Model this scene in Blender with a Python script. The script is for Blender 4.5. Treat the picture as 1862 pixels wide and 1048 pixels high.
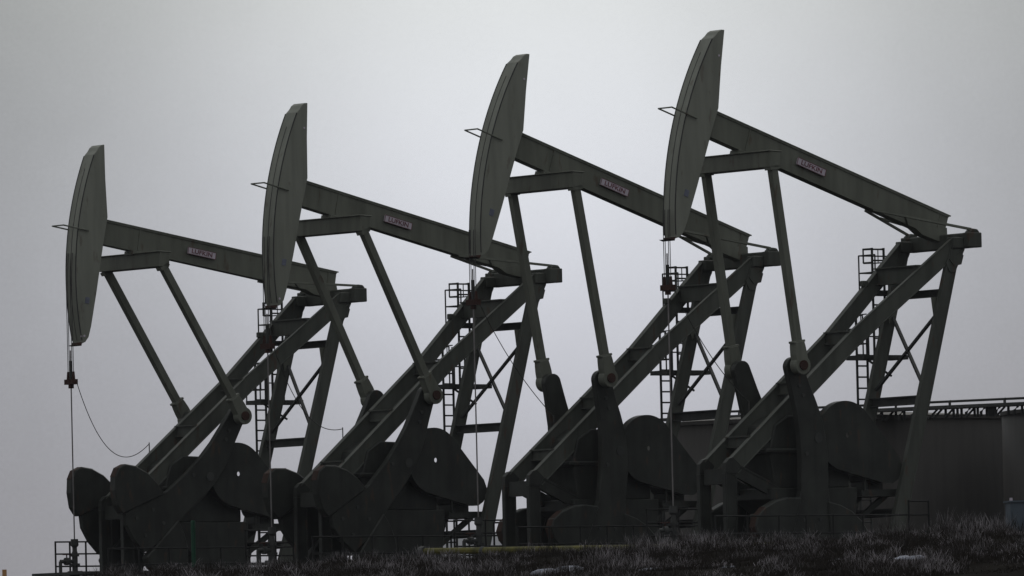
import bpy, math, random
import numpy as np
from mathutils import Vector, Matrix
random.seed(7); rng = np.random.default_rng(11)
for o in list(bpy.data.objects): bpy.data.objects.remove(o)
C = bpy.context.scene.collection
scene = bpy.context.scene
PI = math.pi

# ------------------------------------------------------------ camera
F_PX, CX, CY = 17330.0, 931.0, 524.0            # focal length in photo pixels, photo centre
CAM_Z, PITCH, ROLL = -4.8605, 0.046142, -0.023891
cam_d = bpy.data.cameras.new('camera'); cam = bpy.data.objects.new('camera', cam_d); C.objects.link(cam)
cam_d.sensor_width = 36.0; cam_d.lens = 36.0*F_PX/1862.0
cam_d.clip_start = 1.0; cam_d.clip_end = 20000.0
CM = Matrix.Translation((0, 0, CAM_Z)) @ Matrix.Rotation(PI/2+PITCH, 4, 'X') @ Matrix.Rotation(ROLL, 4, 'Z')
cam.matrix_world = CM
scene.camera = cam
def ray(px, py):                                # world direction seen at a photo pixel, with depth 1 along +Y
    v = CM.to_3x3() @ Vector(((px-CX)/F_PX, -(py-CY)/F_PX, -1.0))
    return v/v.y
def at(px, py, Y):
    r = ray(px, py); return Vector((r.x*Y, Y, CAM_Z+r.z*Y))

# ------------------------------------------------------------ world, sun, exposure
SUN_EL, SUN_ROT = math.radians(38), math.radians(12)
w = bpy.data.worlds.new('World'); scene.world = w; w.use_nodes = True
N = w.node_tree.nodes; L = w.node_tree.links; N.clear()
out = N.new('ShaderNodeOutputWorld'); bg = N.new('ShaderNodeBackground'); add = N.new('ShaderNodeAddShader'); bg2 = N.new('ShaderNodeBackground')
sky = N.new('ShaderNodeTexSky'); sky.sky_type = 'NISHITA'; sky.sun_disc = False
sky.sun_elevation = SUN_EL; sky.sun_rotation = SUN_ROT; sky.dust_density = 1.0
bg2.inputs['Strength'].default_value = 0.004
L.new(sky.outputs[0], bg2.inputs['Color'])
tc = N.new('ShaderNodeTexCoord')
def math_node(op, a, b=None):
    n = N.new('ShaderNodeMath'); n.operation = op
    for i, v in enumerate((a, b)):
        if v is None: continue
        if isinstance(v, (int, float)): n.inputs[i].default_value = v
        else: L.new(v, n.inputs[i])
    return n.outputs[0]
GLOW = ray(990, 130).normalized()               # the thin, bright place in the fog
sep = N.new('ShaderNodeSeparateXYZ'); L.new(tc.outputs['Generated'], sep.inputs[0])
dx = math_node('MULTIPLY', math_node('SUBTRACT', sep.outputs[0], GLOW.x), F_PX/740)
dz = math_node('MULTIPLY', math_node('SUBTRACT', sep.outputs[2], GLOW.z), F_PX/760)
dy = math_node('MULTIPLY', math_node('SUBTRACT', sep.outputs[1], GLOW.y), F_PX/900)
r2 = math_node('ADD', math_node('ADD', math_node('MULTIPLY', dx, dx), math_node('MULTIPLY', dz, dz)), math_node('MULTIPLY', dy, dy))
lobe = math_node('MULTIPLY', math_node('POWER', 2.71828, math_node('MULTIPLY', math_node('MINIMUM', r2, 60.0), -1.0)), 0.48)
up = math_node('MULTIPLY', math_node('MAXIMUM', sep.outputs[2], 0.0), 0.36)
def noise(scale, amp, detail):
    n = N.new('ShaderNodeTexNoise'); n.inputs['Scale'].default_value = scale; n.inputs['Detail'].default_value = detail
    L.new(tc.outputs['Generated'], n.inputs['Vector'])
    return math_node('MULTIPLY', math_node('SUBTRACT', n.outputs['Fac'], 0.5), amp)
mott = math_node('ADD', noise(28.0, 0.09, 3.0), math_node('ADD', noise(260.0, 0.018, 2.0), noise(2600.0, 0.030, 1.0)))
val = math_node('ADD', math_node('ADD', math_node('ADD', lobe, up), 0.238), mott)
hue = N.new('ShaderNodeMix'); hue.data_type = 'RGBA'
hue.inputs['A'].default_value = (0.920, 0.950, 1.085, 1); hue.inputs['B'].default_value = (0.970, 1.0, 1.005, 1)
hz = math_node('DIVIDE', math_node('SUBTRACT', sep.outputs[2], 0.018), 0.062)
hz = math_node('MINIMUM', math_node('MAXIMUM', hz, 0.0), 1.0); hz = math_node('MULTIPLY', hz, hz)
L.new(hz, hue.inputs['Factor'])
L.new(hue.outputs['Result'], bg.inputs['Color']); L.new(val, bg.inputs['Strength'])
L.new(bg.outputs[0], add.inputs[0]); L.new(bg2.outputs[0], add.inputs[1]); L.new(add.outputs[0], out.inputs[0])
sd = bpy.data.lights.new('sun', 'SUN'); sd.energy = 0.5; sd.angle = math.radians(25); sd.color = (1.0, 0.96, 0.9)
so = bpy.data.objects.new('sun', sd); C.objects.link(so)
so.rotation_euler = (PI/2-SUN_EL, 0, PI-SUN_ROT)
scene.view_settings.view_transform = 'Standard'; scene.view_settings.look = 'None'
scene.view_settings.exposure = 0.0; scene.view_settings.gamma = 1.0

# ------------------------------------------------------------ materials
def material(name, c1, c2=None, scale=1.5, rough=0.6, metal=0.0, detail=6.0, c3=None, bump=0.0, streak=None, runs=0.0, rust=0.0):
    m = bpy.data.materials.new(name); m.use_nodes = True; nt = m.node_tree; b = nt.nodes['Principled BSDF']
    b.inputs['Roughness'].default_value = rough; b.inputs['Metallic'].default_value = metal; b.inputs['Specular IOR Level'].default_value = 0.16
    t = nt.nodes.new('ShaderNodeNewGeometry')
    def nz(sc, det, st=None):
        n = nt.nodes.new('ShaderNodeTexNoise'); n.inputs['Scale'].default_value = sc; n.inputs['Detail'].default_value = det
        src = t.outputs['Position']
        if st:
            mp = nt.nodes.new('ShaderNodeMapping'); mp.inputs['Scale'].default_value = st
            nt.links.new(src, mp.inputs[0]); src = mp.outputs[0]
        nt.links.new(src, n.inputs['Vector']); return n
    def ramp(fac, p0, k0, p1, k1):
        r = nt.nodes.new('ShaderNodeValToRGB'); nt.links.new(fac, r.inputs[0])
        r.color_ramp.elements[0].position = p0; r.color_ramp.elements[1].position = p1
        r.color_ramp.elements[0].color = (*k0, 1); r.color_ramp.elements[1].color = (*k1, 1); return r
    n = nz(scale, detail, streak); r = ramp(n.outputs['Fac'], 0.35, c1, 0.68, c2 or c1)
    if c3:
        e = r.color_ramp.elements.new(0.76); e.color = (*c3, 1)
    col = r.outputs[0]
    if runs:
        n2 = nz(2.2, 5.0, (2.0, 2.0, 0.22)); k = 1-runs
        q = ramp(n2.outputs['Fac'], 0.42, (1.08, 1.08, 1.08), 0.66, (k, k, k))
        mx = nt.nodes.new('ShaderNodeMix'); mx.data_type = 'RGBA'; mx.blend_type = 'MULTIPLY'; mx.inputs['Factor'].default_value = 1
        nt.links.new(col, mx.inputs['A']); nt.links.new(q.outputs[0], mx.inputs['B']); col = mx.outputs['Result']
    if rust:
        n3 = nz(3.1, 8.0, (1.6, 1.6, 0.5)); q = ramp(n3.outputs['Fac'], 0.62, (0, 0, 0), 0.70, (rust, rust, rust))
        mx = nt.nodes.new('ShaderNodeMix'); mx.data_type = 'RGBA'; nt.links.new(q.outputs[0], mx.inputs['Factor'])
        nt.links.new(col, mx.inputs['A']); mx.inputs['B'].default_value = (0.075, 0.040, 0.026, 1); col = mx.outputs['Result']
    nt.links.new(col, b.inputs['Base Color'])
    if bump:
        bn = nt.nodes.new('ShaderNodeBump'); bn.inputs['Strength'].default_value = bump; bn.inputs['Distance'].default_value = 0.02
        nt.links.new(n.outputs['Fac'], bn.inputs['Height']); nt.links.new(bn.outputs[0], b.inputs['Normal'])
    return m
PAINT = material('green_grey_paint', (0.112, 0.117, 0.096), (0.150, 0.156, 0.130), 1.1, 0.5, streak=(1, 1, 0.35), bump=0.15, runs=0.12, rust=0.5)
HEAD_GLARE = material('glare_lightened_head_paint', (0.190, 0.196, 0.168), (0.222, 0.228, 0.196), 0.9, 0.5, streak=(1, 1, 0.35), bump=0.1, runs=0.08, rust=0.35)  # lighter copy of the pump paint, glare near the top painted in
FRAME = material('shaded_frame_paint', (0.056, 0.060, 0.052), (0.078, 0.082, 0.071), 1.1, 0.5, streak=(1, 1, 0.35), bump=0.15, runs=0.14, rust=0.6)  # pump paint again, darkening towards the ground painted in as shade
LOW_SHADE = material('low_shaded_paint', (0.022, 0.0235, 0.021), (0.036, 0.038, 0.034), 1.4, 0.38, bump=0.3, runs=0.18, rust=0.5)  # darkest copy of the pump paint, low-down shade carried in its colour
RAIL = material('black_rail_paint', (0.010, 0.010, 0.010), (0.018, 0.018, 0.017), 3.0, 0.6)
RIM = material('worn_rim_primer', (0.034, 0.020, 0.016), (0.046, 0.026, 0.020), 4.0, 0.8)
DARK = material('dark_steel', (0.035, 0.037, 0.037), (0.055, 0.055, 0.052), 3.0, 0.55)
RUST = material('red_primer_rust', (0.034, 0.016, 0.013), (0.052, 0.022, 0.017), 4.0, 0.8)
WIRE = material('weathered_wire', (0.05, 0.05, 0.05), (0.09, 0.085, 0.08), 8.0, 0.5, 0.4)
ROD = material('bright_rod', (0.16, 0.15, 0.15), (0.24, 0.22, 0.22), 3.0, 0.4, 0.5)
PLATE = material('off_white_plate', (0.46, 0.41, 0.47), (0.54, 0.48, 0.55), 6.0, 0.6)
LETTER = material('maroon_lettering', (0.14, 0.05, 0.065), (0.18, 0.065, 0.08), 6.0, 0.6)
BLUE_PLATE = material('pale_blue_plate', (0.13, 0.14, 0.19), (0.18, 0.19, 0.25), 6.0, 0.6)
TANK = material('brown_tank_paint', (0.036, 0.033, 0.031), (0.050, 0.046, 0.043), 0.25, 0.6, streak=(1, 1, 0.25), c3=(0.030, 0.027, 0.025), runs=0.10)
YELLOW = material('yellow_pipe_paint', (0.085, 0.080, 0.015), (0.13, 0.115, 0.022), 2.5, 0.6, c3=(0.03, 0.03, 0.02), streak=(0.7, 0.7, 3), runs=0.5)
GREEN = material('green_post_paint', (0.008, 0.048, 0.026), (0.012, 0.062, 0.034), 3.0, 0.5)
ORANGE = material('faded_orange_paint', (0.42, 0.22, 0.09), (0.5, 0.28, 0.13), 5.0, 0.7)
CABINET = material('pale_blue_cabinet_paint', (0.060, 0.078, 0.10), (0.085, 0.105, 0.13), 2.0, 0.5)
SNOW = material('old_snow', (0.12, 0.125, 0.15), (0.32, 0.34, 0.41), 3.0, 0.8, bump=0.5)
CONCRETE = material('dirty_concrete', (0.08, 0.078, 0.072), (0.12, 0.115, 0.105), 3.0, 0.85)
FARHILL = material('haze_paled_hill', (0.24, 0.24, 0.26), (0.36, 0.36, 0.38), 0.1, 0.9)  # pale tone stands in for distance haze

# ------------------------------------------------------------ mesh helpers
class MB:
    def __init__(s): s.v = []; s.f = []
    def add(s, vs, fs):
        n = len(s.v); s.v += [tuple(p) for p in vs]; s.f += [tuple(i+n for i in f) for f in fs]; return s
    def box(s, x0, x1, y0, y1, z0, z1):
        v = [(x, y, z) for x in (x0, x1) for y in (y0, y1) for z in (z0, z1)]
        return s.add(v, [(0,1,3,2),(4,6,7,5),(0,4,5,1),(2,3,7,6),(0,2,6,4),(1,5,7,3)])
    def prism(s, prof, y0, y1):                                    # closed outline in the xz plane, given thickness in y
        n = len(prof); v = [(x, y0, z) for x, z in prof]+[(x, y1, z) for x, z in prof]
        return s.add(v, [tuple(range(n-1, -1, -1)), tuple(range(n, 2*n))]+[(i, (i+1) % n, n+(i+1) % n, n+i) for i in range(n)])
    def ringprism(s, outer, inner, y0, y1):
        n = len(outer)
        v = [(x, y, z) for y in (y0, y1) for pr in (outer, inner) for x, z in pr]
        f = []
        for i in range(n):
            j = (i+1) % n
            f += [(i, j, n+j, n+i), (2*n+i, 3*n+i, 3*n+j, 2*n+j), (i, 2*n+i, 2*n+j, j), (n+i, n+j, 3*n+j, 3*n+i)]
        return s.add(v, f)
    def sect(s, p0, p1, poly, up=(0, 0, 1), poly1=None):            # sweep a closed section (side, up) from p0 to p1
        p0 = Vector(p0); p1 = Vector(p1); a = (p1-p0).normalized(); up = Vector(up)
        sd = a.cross(up).normalized(); u = sd.cross(a).normalized(); n = len(poly); poly1 = poly1 or poly
        v = [p0+sd*x+u*y for x, y in poly]+[p1+sd*x+u*y for x, y in poly1]
        return s.add(v, [tuple(range(n)), tuple(range(2*n-1, n-1, -1))]+[(i, n+i, n+(i+1) % n, (i+1) % n) for i in range(n)])
    def bar(s, p0, p1, wd, dp, up=(0, 0, 1)):
        a, b = wd/2, dp/2; return s.sect(p0, p1, [(-a, -b), (a, -b), (a, b), (-a, b)], up)
    def ibeam(s, p0, p1, wd, dp, up=(0, 0, 1), t=0.035, tw=0.03, dp1=None):
        def sec(dp):
            a, b = wd/2, dp/2
            return [(-a,-b),(a,-b),(a,-b+t),(tw/2,-b+t),(tw/2,b-t),(a,b-t),(a,b),(-a,b),(-a,b-t),(-tw/2,b-t),(-tw/2,-b+t),(-a,-b+t)]
        return s.sect(p0, p1, sec(dp), up, sec(dp1 or dp))
    def tube(s, pts, r, n=8):
        pts = [Vector(p) for p in pts]; rings = []
        base = len(s.v)
        for i, p in enumerate(pts):
            a = (pts[min(i+1, len(pts)-1)]-pts[max(i-1, 0)]).normalized()
            u = Vector((0.13, 0.21, 1)) if abs(a.z) < 0.9 else Vector((1, 0.2, 0.1))
            sd = a.cross(u).normalized(); uu = sd.cross(a)
            rr = r[i] if isinstance(r, (list, tuple)) else r
            s.v += [tuple(p+sd*rr*math.cos(2*PI*k/n)+uu*rr*math.sin(2*PI*k/n)) for k in range(n)]
        for i in range(len(pts)-1):
            for k in range(n):
                s.f.append((base+i*n+k, base+(i+1)*n+k, base+(i+1)*n+(k+1) % n, base+i*n+(k+1) % n))
        s.f.append(tuple(base+k for k in range(n))); s.f.append(tuple(base+(len(pts)-1)*n+k for k in range(n-1, -1, -1)))
        return s
    def disc(s, x, z, r, y0, y1, n=24): return s.prism([(x+r*math.cos(2*PI*k/n), z+r*math.sin(2*PI*k/n)) for k in range(n)], y0, y1)
    def build(s, name, mat, parent=None, bevel=0.0, smooth=False):
        me = bpy.data.meshes.new(name); me.from_pydata(s.v, [], s.f); me.validate()
        import bmesh
        bm = bmesh.new(); bm.from_mesh(me)
        if bevel:
            bmesh.ops.bevel(bm, geom=[e for e in bm.edges if len(e.link_faces) == 2 and e.calc_face_angle(0) > 0.6], offset=bevel, segments=1, affect='EDGES')
        bmesh.ops.recalc_face_normals(bm, faces=bm.faces); bm.to_mesh(me); bm.free()
        me.materials.append(mat)
        if smooth:
            for p in me.polygons: p.use_smooth = len(p.vertices) <= 4
        o = bpy.data.objects.new(name, me); C.objects.link(o)
        if parent: o.parent = parent
        return o
def tag(o, label=None, cat=None, group=None, kind=None):
    if label: o['label'] = label
    if cat: o['category'] = cat
    if group: o['group'] = group
    if kind: o['kind'] = kind
    return o
def empty(name, loc, rz=0):
    o = bpy.data.objects.new(name, None); C.objects.link(o); o.location = loc; o.rotation_euler.z = rz
    o.empty_display_size = 0.3; return o
def text_mesh(body, size, mat, name, parent, loc, rot, depth=0.004, squash=1.0):
    cu = bpy.data.curves.new(name, 'FONT'); cu.body = body; cu.size = size; cu.align_x = 'CENTER'; cu.align_y = 'CENTER'
    cu.extrude = depth; cu.offset = 0.002; cu.resolution_u = 3
    tmp = bpy.data.objects.new('tmp', cu); C.objects.link(tmp)
    dg = bpy.context.evaluated_depsgraph_get(); me = bpy.data.meshes.new_from_object(tmp.evaluated_get(dg))
    bpy.data.objects.remove(tmp); me.name = name
    me.materials.clear(); me.materials.append(mat)
    me.transform(Matrix.Translation(loc) @ Matrix.Rotation(rot, 4, 'X') @ Matrix.Diagonal((squash, 1, 1, 1)))
    o = bpy.data.objects.new(name, me); C.objects.link(o); o.parent = parent; return o

# ------------------------------------------------------------ the row of pump jacks: positions and poses
AX = 0.645554                                    # heading of every pump jack
ca, sa = math.cos(AX), math.sin(AX)
POS = [(-11.572, 274.462), (-5.702, 264.974), (0.099, 258.559), (5.251, 250.913)]
HEAD = [math.radians(x) for x in (36.5, 39.47, 36.58, 36.39)]                                # heading of each
TH = [math.radians(x) for x in (-9.94, -13.12, -18.99, -18.79)]   # beam tilt
PH = [math.radians(x) for x in (30.9, 22.5, -14.4, -20.3)]                                     # crank angle
CARR = [5.43, 5.93, 6.73, 6.65]                  # height of the carrier bar
RODB = 0.9
GZ = -1.0                                        # ground under the pumps
PX_, PZ_ = 7.861, 8.08                           # beam pivot
SX, SZ, RC = 2.5, 2.6, 2.03                      # crank shaft and throw
RH = 9.27                                        # radius of the horse head
EQ = (-7.02, -0.62)
def l2w(k, x, y, z=0): X, Y = POS[k]; c, s = math.cos(HEAD[k]), math.sin(HEAD[k]); return Vector((X+x*c-y*s, Y+x*s+y*c, z))
O4 = Vector((POS[3][0], POS[3][1]))
def w2r(X, Y):                                   # world to row coordinates (x across the row, y along it)
    dx, dy = X-O4.x, Y-O4.y; return dx*ca+dy*sa, -dx*sa+dy*ca
def r2w(x, y): return O4.x+x*ca-y*sa, O4.y+x*sa+y*ca

# ------------------------------------------------------------ ground
def sstep(a, b, x):
    t = np.clip((x-a)/(b-a), 0, 1); return t*t*(3-2*t)
PHS = rng.uniform(0, 6.28, 12)
def bumps(x, y):
    return (0.10*np.sin(x*0.55+y*0.35+PHS[0])+0.09*np.sin(-x*0.3+y*0.62+PHS[1])+0.06*np.sin(x*1.3-y*0.9+PHS[2])
            + 0.05*np.sin(x*1.9+y*1.7+PHS[3])+0.03*np.sin(x*3.1-y*2.7+PHS[4])+0.02*np.sin(x*5.1+y*4.3+PHS[5]))
def height(x, y):
    x = np.asarray(x, float); y = np.asarray(y, float)
    crest = -0.42 - 0.16*sstep(15, 20.5, y) - 1.6*sstep(20.5, 30, y) - 6*sstep(36, 200, y)
    front = crest - 0.052*np.clip(-6.5-x, 0, None) + 0.55*bumps(x, y)*sstep(-5.5, -9, x)
    front = np.maximum(front, -6.6+0.1*bumps(x*0.3, y*0.3))
    back = GZ + 0*x
    back = np.where(x > 60, GZ-0.02*(x-60), back); back = np.maximum(back, -9.0)
    t = sstep(-6.3, -4.6, x)
    back = np.minimum(back, np.where(y > 30, crest-0.4, back))
    return front*(1-t)+back*t
def axis(c, fine, reach, n0, growth):
    a = [0.0]; st = fine
    for i in range(n0): a.append(a[-1]+st)
    while a[-1] < reach: st *= growth; a.append(a[-1]+st)
    return np.array(a)
xa = axis(0, 0.35, 2500, 120, 1.16); xs = np.concatenate([(-xa[::-1]-5)[:-1], xa-5])
ya = axis(0, 0.45, 2500, 80, 1.16); ys = np.concatenate([(-ya[::-1]+3)[:-1], ya+3])
GX, GY = np.meshgrid(xs, ys, indexing='ij'); HZ = height(GX, GY)
WX = O4.x+GX*ca-GY*sa; WY = O4.y+GX*sa+GY*ca
nv = GX.shape; vid = np.arange(GX.size).reshape(nv)
quads = np.stack([vid[:-1, :-1], vid[1:, :-1], vid[1:, 1:], vid[:-1, 1:]], -1).reshape(-1, 4)
me = bpy.data.meshes.new('ground'); me.from_pydata(np.stack([WX, WY, HZ], -1).reshape(-1, 3).tolist(), [], quads.tolist())
SOIL = material('frozen_soil', (0.010, 0.009, 0.008), (0.020, 0.018, 0.016), 0.8, 0.95, c3=(0.03, 0.03, 0.031), bump=0.6)
me.materials.append(SOIL); SOIL.node_tree.nodes['Principled BSDF'].inputs['Specular IOR Level'].default_value = 0.0
for p in me.polygons: p.use_smooth = True
g = bpy.data.objects.new('ground', me); C.objects.link(g); tag(g, 'dark frozen ground falling away in front of the pump jacks', 'ground', kind='structure')
def ground_hit(px, py):
    r = ray(px, py)
    for Y in np.arange(205, 262, 0.1):
        x, y = w2r(r.x*Y, Y)
        if CAM_Z+r.z*Y < float(height(x, y)): return r.x*Y, Y
    return None

# snow patches lying in the grass
SPOTS = [(1035, 1037, 1.2), (990, 1044, 0.8), (1195, 1041, 0.9), (1432, 1043, 0.7), (1520, 1041, 0.8), (1640, 1040, 1.0), (1665, 1030, 0.6), (1852, 996, 0.7), (1848, 1003, 0.6), (1800, 1030, 0.6), (1320, 1043, 0.6), (1830, 1040, 0.7)]
snow_c = []
sn = MB()
for px, py, sc in SPOTS:
    h = ground_hit(px, py)
    if not h: continue
    snow_c.append((h[0], h[1], sc))
    n = 22; pr = []
    for i in range(n):
        a = 2*PI*i/n; rr = 0.62*sc*(0.55+0.25*math.sin(2*a+px)+0.2*math.sin(3*a+py)+random.uniform(-.1, .1))
        pr.append((h[0]+rr*math.cos(a), h[1]+1.6*rr*math.sin(a)))
    vs = []
    for q, dzz in ((1.0, -0.02), (0.8, 0.05), (0.45, 0.09)):
        for X, Y in pr:
            X2 = h[0]+(X-h[0])*q; Y2 = h[1]+(Y-h[1])*q; vs.append((X2, Y2, float(height(*w2r(X2, Y2)))+dzz))
    vs.append((h[0], h[1], float(height(*w2r(*h)))+0.1))
    fs = [(i, (i+1) % n, n+(i+1) % n, n+i) for i in range(n)]+[(n+i, n+(i+1) % n, 2*n+(i+1) % n, 2*n+i) for i in range(n)]+[(2*n+i, 2*n+(i+1) % n, 3*n) for i in range(n)]
    sn.add(vs, fs)
o = sn.build('snow', SNOW, smooth=True); tag(o, 'thin blue-white snow patches lying between the grass tufts', 'snow', kind='stuff')

# ------------------------------------------------------------ grass and brush
def frost_material(name, root, tip):
    m = bpy.data.materials.new(name); m.use_nodes = True; nt = m.node_tree; b = nt.nodes['Principled BSDF']
    b.inputs['Roughness'].default_value = 0.9; b.inputs['Specular IOR Level'].default_value = 0.05
    a = nt.nodes.new('ShaderNodeAttribute'); a.attribute_name = 'frost'
    r = nt.nodes.new('ShaderNodeValToRGB'); nt.links.new(a.outputs['Fac'], r.inputs[0])
    r.color_ramp.elements[0].position = 0.30; r.color_ramp.elements[1].position = 1.0
    r.color_ramp.elements[0].color = (*root, 1); r.color_ramp.elements[1].color = (*tip, 1)
    nt.links.new(r.outputs[0], b.inputs['Base Color']); return m
def blades(name, roots, heights, spreads, widths, mat, frostiness):
    n = len(roots); az = rng.uniform(0, 2*np.pi, n); lean = spreads
    d = np.stack([np.cos(az)*lean, np.sin(az)*lean, np.ones(n)], -1)*heights[:, None]
    sa_ = rng.uniform(0, 2*np.pi, n); sv = np.stack([np.cos(sa_), np.sin(sa_)*0.3, np.zeros(n)], -1)*widths[:, None]/2
    mid = roots+d*np.array([0.35, 0.35, 0.6]); tip = roots+d
    V = np.stack([roots-sv, roots+sv, mid-sv*0.7, mid+sv*0.7, tip], 1).reshape(-1, 3)
    i = np.arange(n)[:, None]*5
    T = np.concatenate([i+np.array([[0, 1, 3]]), i+np.array([[0, 3, 2]]), i+np.array([[2, 3, 4]])], 1).reshape(-1, 3)
    me = bpy.data.meshes.new(name); me.vertices.add(len(V)); me.vertices.foreach_set('co', V.ravel())
    me.loops.add(T.size); me.loops.foreach_set('vertex_index', T.ravel().astype(np.int32))
    me.polygons.add(len(T)); me.polygons.foreach_set('loop_start', np.arange(0, T.size, 3, dtype=np.int32)); me.polygons.foreach_set('loop_total', np.full(len(T), 3, dtype=np.int32))
    me.update(calc_edges=True)
    at_ = me.attributes.new('frost', 'FLOAT', 'POINT'); fr = np.stack([0*frostiness, 0*frostiness, frostiness*0.5, frostiness*0.5, frostiness], 1).ravel()
    at_.data.foreach_set('value', fr.astype(np.float32))
    me.materials.append(mat); o = bpy.data.objects.new(name, me); C.objects.link(o); return o
def field():
    R, Hh, S, W_, Fr = [], [], [], [], []
    n = 30000
    cxx = rng.uniform(-75, -5.0, n); cyy = rng.uniform(-60, 45, n)
    X = O4.x+cxx*ca-cyy*sa; Y = O4.y+cxx*sa+cyy*ca
    dens = 0.5+0.5*np.sin(cxx*0.8+PHS[6])*np.sin(cyy*0.7+PHS[7])+0.4*np.sin(cxx*0.23+cyy*0.31+PHS[8])+0.3*np.sin(cxx*1.9+cyy*1.3+PHS[9])
    for x, y, X0, Y0, dd in zip(cxx, cyy, X, Y, dens):
        if Y0 < 175 or abs(X0/Y0) > 0.060: continue
        if X0/Y0 < -0.0440+rng.normal(0, 0.0008): continue
        if any((X0-a)**2+((Y0-b)/1.8)**2 < (0.75*s)**2 for a, b, s in snow_c): continue
        kind = rng.random()
        if kind < 0.70:                          # low, dark matted grass
            k = 30; rad = rng.uniform(0.2, 0.4); h0 = rng.uniform(0.07, 0.15); fr = rng.uniform(0.15, 0.50); ln_ = 1.3; wd = 0.024
        elif kind < (0.90 if y < -7 and x > -12 else 0.96):                        # tuft with frosted tips
            if dd < rng.uniform(-0.3, 0.9): continue
            k = 75; rad = rng.uniform(0.10, 0.22); h0 = rng.uniform(0.20, 0.40); fr = rng.choice([0.35, 0.6, 0.85, 1.0]); ln_ = 0.85; wd = 0.014
        else:                                    # taller brush, branching stems heavy with frost
            if dd < 0.3: continue
            k = 150; rad = rng.uniform(0.22, 0.45); h0 = rng.uniform(0.38, 0.60)+(0.12 if y < -7 and x > -12 else 0); fr = rng.uniform(0.6, 1.0); ln_ = 0.55; wd = 0.013
        if x > -7.2: h0 *= 0.75
        ox = rng.normal(0, rad, k); oy = rng.normal(0, rad, k); px = X0+ox; py = Y0+oy
        if x > -8.5: fr = rng.uniform(0.55, 1.0) if kind > 0.25 else fr
        else: fr *= 0.62+0.5*float(np.clip(0.5+0.9*math.sin(x*0.9+y*0.25+PHS[10])+0.4*math.sin(y*1.1+PHS[11]), 0, 1))
        fall = np.exp(-(ox*ox+oy*oy)/(2.2*rad*rad))
        rx, ry = w2r(px, py); pz = height(rx, ry)-0.02
        R.append(np.stack([px, py, pz], -1)); Hh.append(h0*(0.35+0.65*fall)*rng.uniform(0.5, 1.15, k))
        S.append(rng.uniform(0.05, 1.0, k)*ln_); W_.append(wd*rng.uniform(0.6, 1.4, k)); Fr.append(fr*rng.uniform(0.5, 1, k))
    return blades('frosted_grass', np.concatenate(R), np.concatenate(Hh), np.concatenate(S), np.concatenate(W_),
                  frost_material('frosted_blades', (0.020, 0.016, 0.013), (0.78, 0.72, 0.77)), np.concatenate(Fr))
o = field(); tag(o, 'brown tufts of dead grass tipped with frost on the slope', 'grass', kind='stuff')

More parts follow.
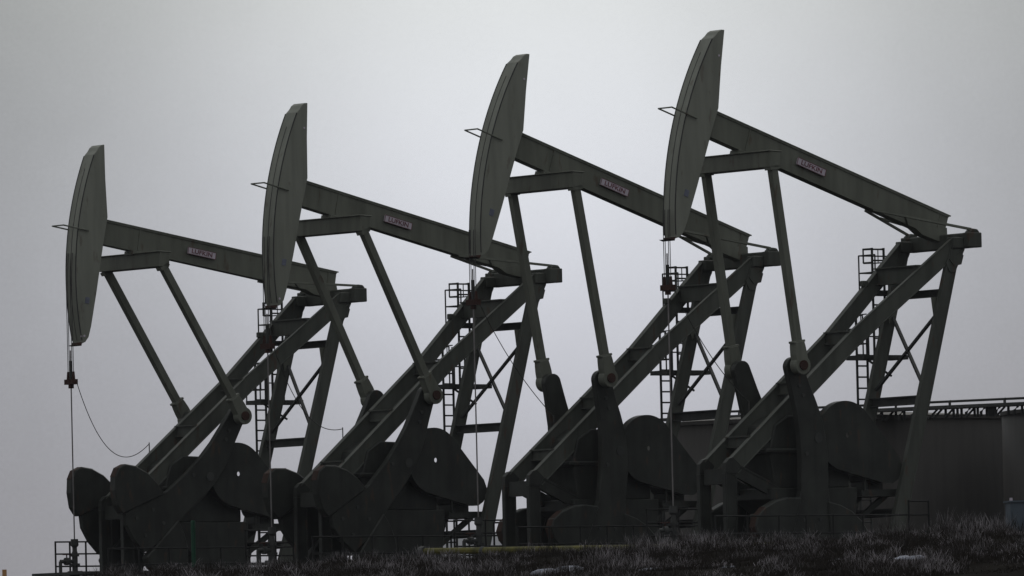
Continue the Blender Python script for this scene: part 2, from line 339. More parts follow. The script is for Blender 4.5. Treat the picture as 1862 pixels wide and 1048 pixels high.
# ------------------------------------------------------------ pump jack, the fixed frame
LEG0, LEG1 = (0.13, 1.86), (7.30, 7.68)          # centre line of the sloping front legs, elbow to top
def fixed_parts(root):
    for s in (-1, 1):
        # sloping front leg: a wide-flange beam with its flanges on the upper and lower side
        a = Vector((LEG0[0], s*0.54, LEG0[1])); b = Vector((LEG1[0], s*1.12, LEG1[1]))
        mid = a.lerp(b, 0.59); mid.y = s*0.54          # straight and parallel up to the second rung, splayed above it
        m = MB().ibeam(a, mid, 0.16, 0.45, t=0.03, tw=0.11); m.ibeam(mid-(b-mid)*0.012, b+(b-mid)*0.03, 0.15, 0.447, t=0.03, tw=0.105)
        m.build('front_leg', FRAME, root, bevel=0.006)
        # upright post under the elbow
        m = MB().ibeam((0.02, s*0.555, GZ), (0.02, s*0.555, 1.70), 0.15, 0.38, up=(1, 0, 0), tw=0.11)
        m.prism([(-0.17, 1.70), (0.21, 1.70), (0.34, 1.92), (0.10, 2.12), (-0.02, 2.09), (-0.15, 1.97)], s*0.555-0.08, s*0.555+0.08)
        m.box(-0.32, 0.34, s*0.555-0.24, s*0.555+0.24, GZ-0.1, GZ+0.05)
        m.build('post', LOW_SHADE, root, bevel=0.008)
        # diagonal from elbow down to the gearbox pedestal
        MB().ibeam((0.15, s*0.56, 1.80), (2.45, s*0.66, 0.76), 0.14, 0.34, tw=0.10).build('diagonal_brace', LOW_SHADE, root)
        # rear leg
        m = MB().ibeam((7.42, s*1.10, 7.85), (4.82, s*1.10, GZ), 0.15, 0.34, up=(-1, 0, 0), dp1=0.46, tw=0.11)
        m.box(4.50, 5.14, s*1.10-0.26, s*1.10+0.26, GZ-0.1, GZ+0.06)
        m.build('rear_leg', FRAME, root, bevel=0.006)
        # head plate where the two legs meet, with its hexagonal doubler
        m = MB(); m.prism([(7.02, 7.26), (7.14, 7.02), (7.32, 7.02), (7.66, 7.62), (7.72, 7.86), (7.42, 7.98)], s*1.172-0.012, s*1.172+0.012)
        m.prism([(7.36+0.25*math.cos(t*PI/3+.2), 7.42+0.25*math.sin(t*PI/3+.2)) for t in range(6)], s*1.195-0.012, s*1.195+0.012)
        m.build('gusset_plate', FRAME, root)
        if s > 0: p = mid+(b-mid)*0.49; MB().box(p.x-0.10, p.x+0.10, p.y-0.07, p.y+0.07, p.z+0.26, p.z+0.42).build('lifting_lug', FRAME, root, bevel=0.02)
    # saddle tube across the top with its two bearing boxes
    m = MB().bar((PX_-0.02, -1.18, PZ_-0.20), (PX_-0.02, 1.18, PZ_-0.20), 0.38, 0.40)
    m.build('saddle_tube', FRAME, root, bevel=0.03)
    for s in (-1, 1):
        m = MB().box(PX_-0.27, PX_+0.19, min(s*1.18, s*1.46), max(s*1.18, s*1.46), PZ_-0.40, PZ_+0.0)
        m.prism([(PX_-0.22, PZ_+0.0), (PX_+0.16, PZ_+0.0), (PX_+0.08, PZ_+0.09), (PX_-0.10, PZ_+0.11)], min(s*1.2, s*1.42), max(s*1.2, s*1.42))
        m.box(PX_-0.62, PX_-0.27, min(s*0.95, s*1.25), max(s*0.95, s*1.25), PZ_-0.42, PZ_-0.12)
        m.build('bearing_box', FRAME, root, bevel=0.02)
    # rungs between the front legs
    def on(t, dz=0.0):
        return (LEG0[0]+(LEG1[0]-LEG0[0])*t, 0.54+(1.12-0.54)*max(0, (t-0.59)/0.41), LEG0[1]+(LEG1[1]-LEG0[1])*t+dz)
    for t, dp in ((0.865, 0.46), (0.575, 0.34), (0.345, 0.32), (0.10, 0.30)):
        x, y, z = on(t); MB().ibeam((x, -y+0.02, z+0.10), (x, y-0.02, z+0.10), 0.26, dp, tw=0.1).build('cross_member', FRAME, root)
    # elbow cross beam
    MB().bar((0.05, -0.42, 1.62), (0.05, 0.42, 1.62), 0.26, 0.40).build('cross_member', LOW_SHADE, root)
    # rear leg cross bars and X brace
    def rl(z): t = (7.85-z)/(7.85-GZ); return 7.42-(7.42-4.82)*t
    for z, dp in ((6.48, 0.20), (3.62, 0.24), (0.62, 0.22)):
        MB().ibeam((rl(z), -1.08, z), (rl(z), 1.08, z), 0.20, dp).build('cross_bar', DARK, root)
    for s in (-1, 1):
        MB().bar((rl(5.95)+s*0.02, s*1.0, 5.95), (rl(3.95)+s*0.02, -s*1.0, 3.95), 0.06, 0.09, up=(1, 0, 0)).build('cross_brace', DARK, root)
        MB().prism([(rl(6.1)-0.25, 6.36), (rl(6.1)+0.2, 6.36), (rl(5.9)+0.1, 5.9), (rl(5.7)-0.05, 5.75)], min(s*0.96, s*0.94), max(s*0.96, s*0.94)).build('gusset_plate', PAINT, root)
    # gear reducer with its pedestal
    m = MB().prism([(1.45, 1.30), (3.95, 1.30), (3.95, 2.35), (3.70, 2.95), (3.1, 3.18), (1.95, 3.22), (1.50, 2.95), (1.30, 2.3)], -0.66, 0.66)
    m.box(1.15, 4.05, -0.72, 0.72, 2.22, 2.34)
    m.build('gear_reducer', LOW_SHADE, root, bevel=0.03)
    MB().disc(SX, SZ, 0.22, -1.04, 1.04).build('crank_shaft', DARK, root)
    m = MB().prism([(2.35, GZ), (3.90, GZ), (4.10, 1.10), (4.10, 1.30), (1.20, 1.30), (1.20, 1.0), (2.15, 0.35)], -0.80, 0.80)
    m.build('pedestal', LOW_SHADE, root, bevel=0.02)
    m = MB().box(4.20, 5.65, -0.85, 0.70, 1.06, 1.24); m.bar((4.1, -0.6, 0.35), (5.2, -0.6, 1.08), 0.12, 0.14); m.bar((4.1, 0.5, 0.35), (5.2, 0.5, 1.08), 0.12, 0.14)
    m.build('motor_base', LOW_SHADE, root)
    m = MB().tube([(5.05, -0.55, 1.72), (5.05, -0.50, 1.72), (5.05, -0.49, 1.72), (5.05, 0.42, 1.72), (5.05, 0.50, 1.72), (5.05, 0.56, 1.72)], [0.16, 0.3, 0.33, 0.33, 0.3, 0.15], 16)
    m.box(4.8, 5.3, -0.38, 0.34, 1.24, 1.45); m.box(5.30, 5.50, -0.1, 0.2, 1.6, 1.95); m.build('motor', LOW_SHADE, root)
    # teardrop belt guard
    c1, r1, c2, r2_ = (3.62, 2.66), 0.93, (5.02, 1.84), 0.46
    pr = []
    for i in range(64):
        a = 2*PI*i/64; dxx, dzz = math.cos(a), math.sin(a); best = 0   # support of the hull of two circles, hit by a ray from c1
        for q in np.linspace(0, 1, 25):
            cx_ = c1[0]+(c2[0]-c1[0])*q; cz_ = c1[1]+(c2[1]-c1[1])*q; rr = r1+(r2_-r1)*q
            ex, ez = c1[0]-cx_, c1[1]-cz_; bq = ex*dxx+ez*dzz; cc = ex*ex+ez*ez-rr*rr; ds = bq*bq-cc
            if ds > 0: best = max(best, -bq+math.sqrt(ds))
        pr.append((c1[0]+dxx*best, c1[1]+dzz*best))
    inn = [(c1[0]+0.03+0.05*math.cos(2*PI*i/64), c1[1]+0.02+0.065*math.sin(2*PI*i/64)) for i in range(64)]
    m = MB().ringprism(pr, inn, -1.00, -0.985)
    m.ringprism(pr, [(c1[0]+(x-c1[0])*0.985, c1[1]+(z-c1[1])*0.985) for x, z in pr], -0.985, -0.74)
    m.bar((4.30, -0.86, 1.2), (4.30, -0.86, 1.70), 0.05, 0.06, up=(1, 0, 0))
    m.build('belt_guard', LOW_SHADE, root)
    # wheel inside the guard, seen through the opening
    MB().ringprism([(c1[0]+0.8*math.cos(2*PI*i/32), c1[1]+0.8*math.sin(2*PI*i/32)) for i in range(32)], [(c1[0]+0.62*math.cos(2*PI*i/32), c1[1]+0.62*math.sin(2*PI*i/32)) for i in range(32)], -0.95, -0.80).build('sheave', DARK, root)
    # brake lever side box and a small control box
    MB().box(0.55, 0.95, -1.02, -0.70, 0.10, 0.62).build('control_box', DARK, root, bevel=0.02)
    # base skid
    for s in (-1, 1): MB().ibeam((-0.3, s*0.9, GZ+0.22), (6.2, s*0.9, GZ+0.22), 0.26, 0.36).build('skid_beam', DARK, root)
    # service ladder with its two platforms on the far side
    yl = 1.92
    m = MB()
    for x in (6.36, 6.72): m.tube([(x, yl, GZ), (x, yl, 6.0)], 0.036, 6)
    for i in range(22): m.tube([(6.36, yl, GZ+0.25+i*0.30), (6.72, yl, GZ+0.25+i*0.30)], 0.024, 6)
    m.build('ladder', DARK, root)
    m = MB()
    for x in (6.97, 7.37): m.tube([(x, yl, 4.90), (x, yl, 7.84)], 0.036, 6)
    for i in range(10): m.tube([(6.97, yl, 5.1+i*0.30), (7.37, yl, 5.1+i*0.30)], 0.024, 6)
    m.build('ladder', DARK, root)
    m = MB().box(6.07, 7.62, 1.28, 2.02, 4.80, 4.92); m.bar((6.25, 1.35, 4.80), (7.0, 1.25, 4.35), 0.05, 0.05)
    m.build('platform', DARK, root)
    m = MB().box(6.55, 7.60, 1.28, 2.02, 6.54, 6.66); m.build('platform', DARK, root)
    m = MB()
    for x, y in ((6.09, 2.0), (6.09, 1.3), (7.22, 2.0), (6.84, 2.0)): m.tube([(x, y, 4.9), (x, y, 5.98)], 0.022, 6)
    for z in (5.45, 5.98): m.tube([(6.84, 2.0, z), (7.22, 2.0, z)], 0.020, 6); m.tube([(6.09, 1.3, z), (6.09, 2.0, z)], 0.020, 6)
    m.build('handrail', DARK, root)
    m = MB()
    for x, y in ((6.57, 2.0), (6.57, 1.3), (7.58, 2.0)): m.tube([(x, y, 6.6), (x, y, 7.62)], 0.022, 6)
    for z in (7.15, 7.62): m.tube([(6.57, 2.0, z), (7.58, 2.0, z)], 0.020, 6); m.tube([(6.57, 1.3, z), (6.57, 2.0, z)], 0.020, 6)
    m.build('handrail', DARK, root)
    for x0, wd, hoops in ((6.36, 0.36, (5.25, 5.65, 6.05)), (6.97, 0.40, (7.45, 7.82))):      # safety cages
        m = MB()
        for z in hoops: m.tube([(x0, yl, z), (x0-0.06, yl+0.32, z), (x0+wd/2, yl+0.62, z), (x0+wd+0.06, yl+0.32, z), (x0+wd, yl, z)], 0.018, 6)
        for q in (-0.06, wd/2, wd+0.06): m.tube([(x0+q, yl+(0.62 if q == wd/2 else 0.32), hoops[0]), (x0+q, yl+(0.62 if q == wd/2 else 0.32), hoops[-1])], 0.015, 6)
        m.build('ladder_cage', DARK, root)

# ------------------------------------------------------------ pump jack, the moving parts
WC = 0.25
def arc(w): return -math.sqrt(RH*RH-(w-WC)**2)
def head_profile():
    pr = [(arc(w), w) for w in np.linspace(-3.10, 2.32, 40)]
    pr += [(-8.955, 2.44), (-8.90, 2.56), (-8.82, 2.64), (-8.72, 2.67)]
    pr += [(-8.54, 1.7), (-8.30, 0.62), (-8.33, 0.0), (-8.36, -1.6), (-8.40, -2.6), (-8.44, -2.92), (-8.53, -3.08), (-8.66, -3.16)]
    return pr
def moving_parts(root, k):
    th, ph = TH[k], PH[k]
    piv = (PX_, 0, PZ_)
    def at_piv(o): o.location = piv; o.rotation_euler.y = -th; return o
    # walking beam
    m = MB().ibeam((-8.34, 0, 0.18), (-0.03, 0, 0.18), 0.30, 0.70, t=0.04, tw=0.24)
    for x in (-7.05, -0.30):
        m.box(x-0.02, x+0.02, -0.142, 0.142, -0.12, 0.48)
    m.prism([(-8.34, 0.53), (0.02, 0.53), (0.02, 0.56), (-8.34, 0.56)], -0.16, 0.16)
    m.prism([(-1.05, -0.17), (-0.02, 0.20), (0.06, -0.02), (-0.12, -0.24), (-0.75, -0.26)], -0.16, 0.16)
    wb = at_piv(m.build('walking_beam', PAINT, root))
    for s in (-1, 1):
        b = MB().bar((-2.55, s*0.16, -0.19), (-0.12, s*1.36, 0.05), 0.07, 0.06)
        b.bar((-1.75, s*0.54, -0.10), (-1.30, s*0.12, -0.15), 0.05, 0.06)
        b.build('side_brace', PAINT, wb)
    np_ = MB().box(-5.36, -4.37, -0.186, -0.174, 0.10, 0.30); np_ = np_.box(-5.34, -4.39, -0.174, -0.11, 0.12, 0.28)
    # (stand-off so the plate sits proud of the flange edges)
    pl = np_.build('nameplate', PLATE, wb)
    text_mesh('LUFKIN', 0.175, LETTER, 'lettering', wb, (-4.865, -0.192, 0.197), PI/2, 0.003, squash=1.28)
    m = MB()
    m.box(-5.36, -4.37, -0.192, -0.186, 0.288, 0.300); m.box(-5.36, -4.37, -0.192, -0.186, 0.10, 0.112)
    m.box(-5.36, -5.345, -0.192, -0.186, 0.112, 0.288); m.box(-4.385, -4.37, -0.192, -0.186, 0.112, 0.288)
    m.build('nameplate_border', LETTER, wb)
    # horse head: box with rounded front, two side plates, lip lines
    pr = head_profile()
    m = MB().prism(pr, -0.25, 0.25)
    hh = at_piv(m.build('horse_head', HEAD_GLARE, root, bevel=0.012))
    def strip(dr0, dr1, w0, w1, n=36):
        return [(-math.sqrt((RH+dr0)**2-(w_-WC)**2), w_) for w_ in np.linspace(w0, w1, n)]+[(-math.sqrt((RH+dr1)**2-(w_-WC)**2), w_) for w_ in np.linspace(w1, w0, n)]
    for s in (-1, 1): MB().prism(strip(0.012, -0.012, -3.05, 2.3), min(s*0.240, s*0.262), max(s*0.240, s*0.262)).build('track_flange', DARK, hh)
    MB().prism(strip(0.008, -0.01, -3.05, 1.9), -0.008, 0.008).build('track_divider', DARK, hh)
    MB().box(-8.72, -8.58, -0.262, -0.251, -1.98, -1.80).build('decal', BLUE_PLATE, hh)
    m = MB(); m.tube([(-9.1, 0.29, 0.10), (-9.80, 0.29, 0.10), (-9.80, -0.29, 0.10), (-8.92, -0.29, 0.10)], 0.022, 6)
    m.build('wire_guard', PAINT, hh)
    MB().prism([(arc(-3.10)-0.01, -3.11), (-8.66, -3.17), (-8.66, -3.22), (-8.80, -3.22), (arc(-3.10)-0.01, -3.17)], -0.26, 0.26).build('bottom_lip', RUST, hh)
    if k in (1, 3, 0, 2):
        MB().disc(-8.70, 1.95 if k != 0 else -2.95, 0.03, -0.262, -0.251, 10).build('bolt', PLATE, hh)
    if k in (0, 1): MB().disc(-8.60, -2.92, 0.035, -0.262, -0.251, 10).build('bolt', PLATE, hh)
    # equalizer bearing and equalizer
    c, s_n = math.cos(th), math.sin(th)
    ex, ez = PX_+EQ[0]*c-EQ[1]*s_n, PZ_+EQ[0]*s_n+EQ[1]*c
    eb = MB().box(-7.28, -6.62, -0.22, 0.22, -0.30, -0.17); eb.disc(-6.98, -0.36, 0.17, -0.24, 0.24)
    at_piv(eb.build('equalizer_bearing', PAINT, root, bevel=0.01))
    m = MB().bar((0, -1.56, 0.16), (0, 1.56, 0.16), 0.34, 0.42)
    m.prism([(-0.22, 0.37), (0.22, 0.37), (0.22, 0.40), (-0.22, 0.40)], -1.58, 1.58)
    m.prism([(0.17, 0.30), (0.62, 0.44), (0.60, 0.49), (0.17, 0.37)], -0.5, 0.5)
    e = m.build('equalizer', PAINT, root, bevel=0.012); e.location = (ex, 0, ez); e.rotation_euler.y = 0.05
    # cranks with counterweights, pitman arms
    pxn, pzn = SX+RC*math.sin(ph), SZ+RC*math.cos(ph)
    dxp, dzp = pxn-ex, pzn-ez; LP = math.hypot(dxp, dzp); bet = math.atan2(-dxp, -dzp)
    for s in (-1, 1):
        def yy(a, b): return min(s*a, s*b), max(s*a, s*b)
        arm = [(-0.03+0.27*math.cos(t), RC+0.24*math.sin(t)) for t in np.linspace(0.1, PI-0.1, 12)]
        arm += [(-0.33, 1.7), (-0.42, 0.9), (-0.55, 0.3), (-0.74, -0.3), (-1.06, -1.10), (-1.55, -1.75), (-2.02, -2.42), (-1.80, -2.70), (-1.40, -2.92), (-0.88, -3.06),
                (-0.42, -2.2), (-0.16, -1.3), (0.12, -0.6), (0.26, 0.0), (0.32, 0.5), (0.31, 0.9), (0.27, 1.4)]
        cr = MB().prism(arm, *yy(1.03, 1.22)).build('crank', LOW_SHADE, root, bevel=0.015)
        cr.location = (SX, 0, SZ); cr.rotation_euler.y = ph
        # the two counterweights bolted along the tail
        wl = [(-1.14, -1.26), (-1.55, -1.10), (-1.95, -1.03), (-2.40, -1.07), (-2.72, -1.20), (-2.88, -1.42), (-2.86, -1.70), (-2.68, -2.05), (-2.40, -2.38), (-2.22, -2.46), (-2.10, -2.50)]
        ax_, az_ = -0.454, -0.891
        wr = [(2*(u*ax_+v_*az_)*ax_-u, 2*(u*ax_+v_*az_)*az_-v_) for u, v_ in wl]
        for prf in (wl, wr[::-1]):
            wgt = MB().prism(prf, *yy(0.97, 1.27)).build('counterweight', LOW_SHADE, cr, bevel=0.03)
            rim = MB()
            out_ = prf[3:7] if prf is wl else prf[2:5]
            inr = [(u*0.985, v_*0.985) for u, v_ in out_][::-1]
            oo = [(u*1.004, v_*1.004) for u, v_ in out_]
            rim.prism(oo+inr, *yy(1.00, 1.24)).build('weight_rim', RIM, cr)
        for u, v_ in ((-1.25, -1.85), (-1.62, -2.35), (-1.12, -2.62), (-0.75, -2.0), (-0.52, -0.25), (-0.08, 1.5), (-0.05, 1.22)):
            MB().disc(u, v_, 0.055, *yy(1.2, 1.25), n=8).build('bolt', DARK, cr)
        MB().disc(0, 0, 0.13, *yy(1.2, 1.24), n=16).build('shaft_cap', DARK, cr)
        cp = MB().disc(0, RC, 0.13, *yy(1.2, 1.60)).build('crank_pin', RUST, cr)
        pm = MB().bar((0, s*1.43, 0.02), (0, s*1.43, -LP+0.62), 0.20, 0.21, up=(1, 0, 0))
        pm_o = pm.build('pitman_arm', PAINT, root, bevel=0.008)
        pm_o.location = (ex, 0, ez); pm_o.rotation_euler.y = bet
        fk = MB().prism([(-0.15, -LP+0.62), (0.15, -LP+0.62), (0.17, -LP+0.50), (0.19, -LP+0.30), (0.19, -LP+0.1), (-0.19, -LP+0.1), (-0.19, -LP+0.30), (-0.17, -LP+0.50)], *yy(1.29, 1.56))
        fk.box(-0.20, 0.20, *yy(1.31, 1.54), -LP+0.60, -LP+0.66)
        fk.disc(0, -LP, 0.25, *yy(1.29, 1.555)); fk.build('wrist_pin_housing', PAINT, pm_o, bevel=0.012)
        MB().disc(0, -LP, 0.085, *yy(1.55, 1.59)).build('cover_cap', RUST, pm_o)
        ft = MB().box(-0.16, 0.16, *yy(1.30, 1.56), -0.10, 0.0); ft.build('flange', PAINT, pm_o)
    # bridle, carrier bar, polished rod
    rx = PX_-RH-0.03; zc = CARR[k]
    m = MB()
    for y in (-0.14, -0.07, 0.07, 0.14):
        m.tube([(PX_-(RH+0.03)*math.cos(q), y, PZ_+(RH+0.03)*math.sin(q)) for q in np.linspace(0.16+th*0.3, 0, 10)]+[(rx, y, zc+0.12)], 0.011, 6)
    m.build('bridle_rope', WIRE, root)
    m = MB().box(rx-0.09, rx+0.09, -0.22, 0.22, zc-0.13, zc+0.02); m.tube([(rx, -0.14, zc), (rx, -0.14, zc+0.24)], [0.05, 0.03], 8); m.tube([(rx, 0.14, zc), (rx, 0.14, zc+0.24)], [0.05, 0.03], 8)
    m.tube([(rx, 0, zc-0.24), (rx, 0, zc-0.12)], 0.08, 8); m.build('carrier_bar', RUST, root)
    m = MB().tube([(rx, 0, zc+0.02), (rx, 0, zc+0.55)], 0.045, 8); m.build('rod_clamp', DARK, root)
    MB().tube([(rx, 0, RODB-0.25), (rx, 0, zc+0.85)], 0.019, 8).build('polished_rod', ROD, root)
    # load cell cable from the carrier bar to a stub on the far front leg
    a = Vector((rx+0.14, -0.1, zc-0.10)); b = Vector((1.72, 0.72, 3.62)); pts = []
    sag = max(0.3, 1.3-(zc-5.43)*0.77)
    for i in range(25):
        t = i/24; p = a.lerp(b, t); p.z -= sag*4*t*(1-t)*(1-0.25*t); pts.append(p)
    MB().tube(pts, 0.012, 5).build('load_cell_cable', WIRE, root)
    MB().tube([(1.72, 0.72, 2.9), (1.72, 0.72, 3.66)], 0.016, 6).build('cable_stub', WIRE, root)

LABELS = [
 ('leftmost dark green pump jack, its beam tilted least, green post standing before it', ),
 ('second dark green pump jack from the left, horse head crossing the leftmost beam', ),
 ('third dark green pump jack from the left, steep beam crossed by the rightmost horse head', ),
 ('rightmost dark green pump jack, its horse head reaching highest, tanks behind it', ),
]
def copy_part(o, parent):
    c = o.copy(); C.objects.link(c); c.parent = parent
    return c
pumps = []; proto_fixed = []
for k in range(4):
    X, Y = POS[k]
    root = empty('pump_jack', (X, Y, 0), HEAD[k])
    tag(root, LABELS[k][0], 'pump jack', 'pump jacks in a row on the ridge')
    if k == 0:
        fixed_parts(root); proto_fixed = [o for o in C.objects if o.parent == root]
    else:
        for o in proto_fixed: copy_part(o, root)
    moving_parts(root, k)
    pumps.append(root)

# ------------------------------------------------------------ wellheads, guard rails
WH = ['first', 'second', 'third', 'fourth']
WHERE = ['leftmost pump jack', 'pump jack second from left', 'pump jack second from right', 'rightmost pump jack']
def wellhead(k):
    p = l2w(k, PX_-RH-0.03, 0, 0); r = empty('wellhead', (p.x, p.y, GZ), HEAD[k])
    tag(r, f'dark steel wellhead with valves under the horse head of the {WHERE[k]}', 'wellhead', 'wellheads in front of the pump jacks')
    z = -GZ
    m = MB().tube([(0, 0, 0), (0, 0, z-0.1)], 0.14, 14); m.tube([(0, 0, z-0.62), (0, 0, z-0.52)], 0.24, 14); m.tube([(0, 0, z-0.16), (0, 0, z-0.06)], 0.22, 14); m.build('casing_head', DARK, r)
    m = MB().tube([(0, 0, z-0.1), (0, 0, z+0.50)], 0.085, 12); m.tube([(0, 0, z+0.10), (0, 0, z+0.16)], 0.15, 12); m.tube([(0, 0, z+0.36), (0, 0, z+0.44)], 0.13, 12); m.build('flow_tee', DARK, r)
    m = MB().tube([(0, 0, z+0.44), (0, 0, z+0.62), (0, 0, z+0.68), (0, 0, z+0.86)], [0.07, 0.07, 0.12, 0.11], 12); m.build('stuffing_box', DARK, r)
    m = MB().tube([(0, 0, z+0.22), (-0.5, -0.0, z+0.22)], 0.055, 10); m.tube([(-0.22, 0, z+0.22), (-0.34, 0, z+0.22)], 0.11, 10); m.tube([(-0.5, 0, z+0.22), (-0.5, 0, z-0.5)], 0.05, 10)
    m.build('flow_line', DARK, r)
    m = MB().tube([(-0.28, 0, z+0.22), (-0.28, 0, z+0.42)], 0.02, 6)
    m.tube([(-0.28+0.12*math.cos(a), 0.12*math.sin(a), z+0.42) for a in np.linspace(0, 2*PI, 13)], 0.016, 6); m.build('valve_wheel', RUST, r)
    m = MB().tube([(0.05, 0.0, z-0.3), (0.5, 0.25, z-0.3), (0.5, 0.25, z-0.9)], 0.04, 8); m.tube([(0.3, 0.14, z-0.3), (0.38, 0.185, z-0.3)], 0.09, 8); m.build('side_valve', DARK, r)
def rail(k, name, side, x0, x1, zs, posts, end=None):
    p = l2w(k, 0, 0, 0); r = empty(name, (p.x, p.y, GZ), HEAD[k]); y = side*2.4
    m = MB()
    for z in zs: m.tube([(x0, y, z-GZ), (x1, y, z-GZ)], 0.024, 6)
    m.build('rail', RAIL, r)
    for x in posts: MB().tube([(x, y, 0), (x, y, zs[0]-GZ+0.02)], 0.028, 6).build('post', RAIL, r)
    if end:
        xa_, xb_, zt = end
        m = MB()
        for z in (zt, zs[0]): m.tube([(xa_, y, z-GZ+0.0), (xb_, y, z-GZ)], 0.026, 6)
        for x in (xa_, xb_): m.tube([(x, y, 0), (x, y, zt-GZ+0.02)], 0.03, 6)
        m.build('gate', RAIL, r)
    return r
for k in range(4):
    wellhead(k)
    r = rail(k, 'guard_rail', -1, -1.9, 5.2, (0.52, 0.06, -0.40), [-1.9, -0.85, 0.2, 1.1, 2.0, 3.0], (4.55, 5.22, 0.88))
    tag(r, f'thin dark pipe guard rail along the near side of the {WHERE[k]}', 'guard rail', 'pipe guard rails round the pump jacks')
    r = rail(k, 'guard_rail', 1, -0.5, 6.2, (0.84, 0.49, 0.13, -0.12), [-0.5, 0.0, 0.56, 1.9, 3.2, 4.5, 6.2])
    tag(r, f'thin dark pipe guard rail behind the {WHERE[k]}, on its far side', 'guard rail', 'pipe guard rails round the pump jacks')

r = empty('grating_deck', l2w(0, -0.5, 0, GZ), HEAD[0]); tag(r, 'dark steel grating deck round the leftmost wellhead', 'deck')
m = MB().box(-1.7, 1.8, -1.6, 1.1, 0.82, 0.90)
m.build('deck_plate', DARK, r)
for x, y in ((-1.6, -1.5), (-1.6, 1.0), (1.7, -1.5), (1.7, 1.0)): MB().box(x-0.05, x+0.05, y-0.05, y+0.05, -1.5, 0.82).build('leg', DARK, r)

# ------------------------------------------------------------ small things on the crest
p = at(352, 1000, 270.5)
r = MB().tube([(0, 0, 0), (0, 0, 2.0)], 0.065, 12); r.tube([(0, 0, 2.0), (0, 0, 2.05)], [0.075, 0.05], 12)
o = r.build('pipe_post', GREEN, smooth=False); o.location = (p.x, p.y, at(352, 948, 270.5).z-2.03); tag(o, 'green upright pipe post standing in front of the leftmost pump jack', 'post')
p = at(8, 1036, 262); o = MB().box(-0.06, 0.06, -0.03, 0.03, -1.6, 0).build('marker_stake', ORANGE); o.location = p
tag(o, 'faded orange marker stake at the far left edge of the ridge', 'stake')
# yellow flow line lying along the crest
pa, pb, pc = at(772, 1003, 252.0), at(1080, 998, 246.0), at(1420, 992, 240.0)
root = empty('flow_pipe', pa); tag(root, 'dull yellow pipe lying along the crest in front of the pump jacks', 'pipe')
MB().tube([(0, 0, 0), pb-pa, pc-pa], 0.090, 12).build('pipe_run', YELLOW, root)
m = MB(); d_ = (pb-pa).normalized(); m.tube([-d_*0.16, d_*0.05], 0.14, 12); m.build('end_cap', DARK, root)
q = at(880, 1001.5, 249.9)-pa; MB().tube([q-d_*0.07, q+d_*0.07], 0.115, 12).build('clamp', DARK, root)

# ------------------------------------------------------------ tanks behind
def tank(px_c, Y, R, py_top, label, left_limb=None):
    if left_limb is not None: X = at(left_limb, 850, Y).x+R
    else: X = at(px_c, 850, Y).x
    zt = CAM_Z+ray(px_c, py_top).z*(Y-R)
    r = empty('storage_tank', (X, Y, GZ)); h = zt-GZ
    n = 96; m = MB(); rings = [(0, R), (h, R), (h, R-0.02), (h+R*0.06, 0.3)]
    vs = [(rr*math.cos(2*PI*i/n), rr*math.sin(2*PI*i/n), z) for z, rr in rings for i in range(n)]
    fs = [(j*n+i, j*n+(i+1) % n, (j+1)*n+(i+1) % n, (j+1)*n+i) for j in range(3) for i in range(n)]+[tuple(3*n+i for i in range(n))]
    m.add(vs, fs); m.build('shell', TANK, r, smooth=True)
    m = MB()
    for z in [h-0.06]:
        rr = R+(0.05 if z > h-0.1 else 0.012); t = 0.06 if z > h-0.1 else 0.02
        vs = [(q*math.cos(2*PI*i/n), q*math.sin(2*PI*i/n), zz) for q, zz in ((R-0.01, z-t), (rr, z-t), (rr, z+t), (R-0.01, z+t)) for i in range(n)]
        m.add(vs, [(j*n+i, j*n+(i+1) % n, ((j+1) % 4)*n+(i+1) % n, ((j+1) % 4)*n+i) for j in range(4) for i in range(n)])
    m.build('weld_ring', TANK, r)
    tag(r, label, 'tank', 'storage tanks behind the pump jacks'); return r
TR = 6.2
tank(1950, 298, TR, 735, 'brown steel storage tank cut off by the right edge of the picture', left_limb=1824)
tank(1515, 306, 6.7, 757, 'dark brown steel storage tank behind the rear legs of the rightmost pump jack')
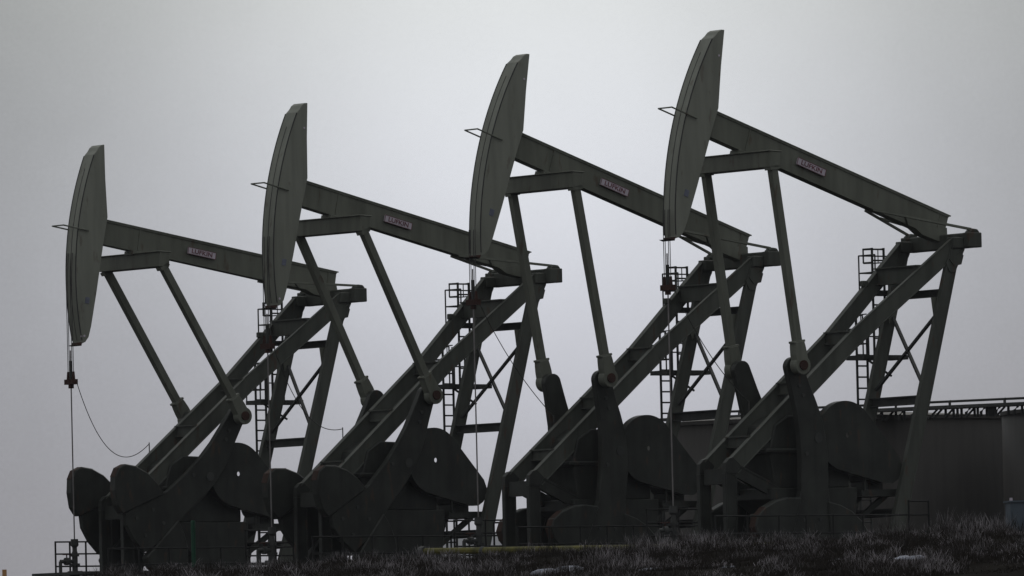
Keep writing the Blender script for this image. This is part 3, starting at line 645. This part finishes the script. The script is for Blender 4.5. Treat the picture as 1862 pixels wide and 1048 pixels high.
# catwalk along the tank tops
root = empty('catwalk', at(1200, 770, 303)); tag(root, 'long steel catwalk with handrail running along the tank tops', 'catwalk')
c0, c1_ = at(1215, 764, 309.5)-root.location, at(1990, 729, 290.5)-root.location
dv = (c1_-c0); ln = dv.length; dn = dv.normalized()
m = MB().bar(c0, c1_, 0.9, 0.10); m.build('deck', DARK, root)
m = MB().tube([c0+Vector((0, -.42, 0.18)), c1_+Vector((0, -.42, 0.18))], 0.026, 6); m.tube([c0+Vector((0, .42, 0.18)), c1_+Vector((0, .42, 0.18))], 0.026, 6)
for i in range(8):
    p = c0+dn*(ln*(i+0.4)/8)
    for y in (-.42, .42): m.tube([p+Vector((0, y, 0)), p+Vector((0, y, 0.21))], 0.022, 6)
m.build('handrail', DARK, root)
x = 0.2; nb = 0
while x < ln and nb < 95:
    p = c0+dn*x; hgt = 0.34; kind = random.random(); m = MB(); nb += 1
    if kind < 0.4: m.box(p.x-0.04, p.x+0.04, p.y-0.3, p.y-0.2, p.z-hgt, p.z-0.05)
    elif kind < 0.6: m.tube([p+Vector((-0.15, -0.3, -hgt)), p+Vector((0.12, -0.3, -0.06))], 0.035, 6)
    elif kind < 0.85: m.tube([p+Vector((0, -0.3, -hgt)), p+Vector((0, -0.3, -0.2)), p+Vector((0.12, -0.3, -0.06))], 0.05, 6)
    else: m.box(p.x-0.13, p.x+0.13, p.y-0.35, p.y-0.1, p.z-hgt, p.z-0.07)
    m.build('bracket', DARK, root)
    x += random.uniform(0.16, 0.42)
# cabinet at the right edge
p = at(1852, 935, 284); zt = at(1852, 914, 284).z
r = empty('equipment_cabinet', (p.x+0.1, p.y, GZ), 0.15); h = zt-GZ
MB().box(-0.42, 0.9, -0.4, 0.4, 0, h).build('housing', CABINET, r, bevel=0.02)
MB().box(-0.47, 0.95, -0.45, 0.45, h, h+0.05).build('lid', CABINET, r); MB().box(-0.34, 0.2, -0.42, -0.402, 0.2, h-0.28).build('door', CABINET, r)
MB().tube([(-0.36, -0.2, h+0.05), (-0.36, -0.2, h+0.14)], 0.05, 8).build('vent', PLATE, r)
tag(r, 'pale blue equipment cabinet at the right edge in front of the tank', 'cabinet')

# far rise behind the row, distance haze painted into its pale colour
m = MB(); n = 60; vs = []
xl0 = at(700, 930, 380).x; xl1 = at(1190, 930, 380).x
for i in range(n+1):
    X = xl0+(xl1-xl0)*i/n; hh = 3.05+0.12*math.sin(i*0.9)+0.1*math.sin(i*2.1)
    vs += [(X, 380, -3), (X, 386, hh), (X, 440, hh-0.8), (X, 470, -6)]
fs = [(4*i+j, 4*(i+1)+j, 4*(i+1)+j+1, 4*i+j+1) for i in range(n) for j in range(3)]
m.add(vs, fs); o = m.build('hills', FARHILL, smooth=True); tag(o, 'low bank far behind the pump jacks, haze painted into its pale colour', 'hill', kind='structure')

# ------------------------------------------------------------ fog
HAZE = 0.00006
if HAZE:
    m = MB().box(-700, 700, -60, 700, -10.5, 16); mat = bpy.data.materials.new('fog'); mat.use_nodes = True
    nt = mat.node_tree; nt.nodes.clear(); oo = nt.nodes.new('ShaderNodeOutputMaterial'); v = nt.nodes.new('ShaderNodeVolumePrincipled')
    v.inputs['Color'].default_value = (0.9, 0.92, 1, 1); v.inputs['Density'].default_value = HAZE; v.inputs['Anisotropy'].default_value = 0.2
    nt.links.new(v.outputs[0], oo.inputs['Volume'])
    o = m.build('haze', mat); tag(o, 'thin cold haze hanging over the whole site', 'haze', kind='stuff')
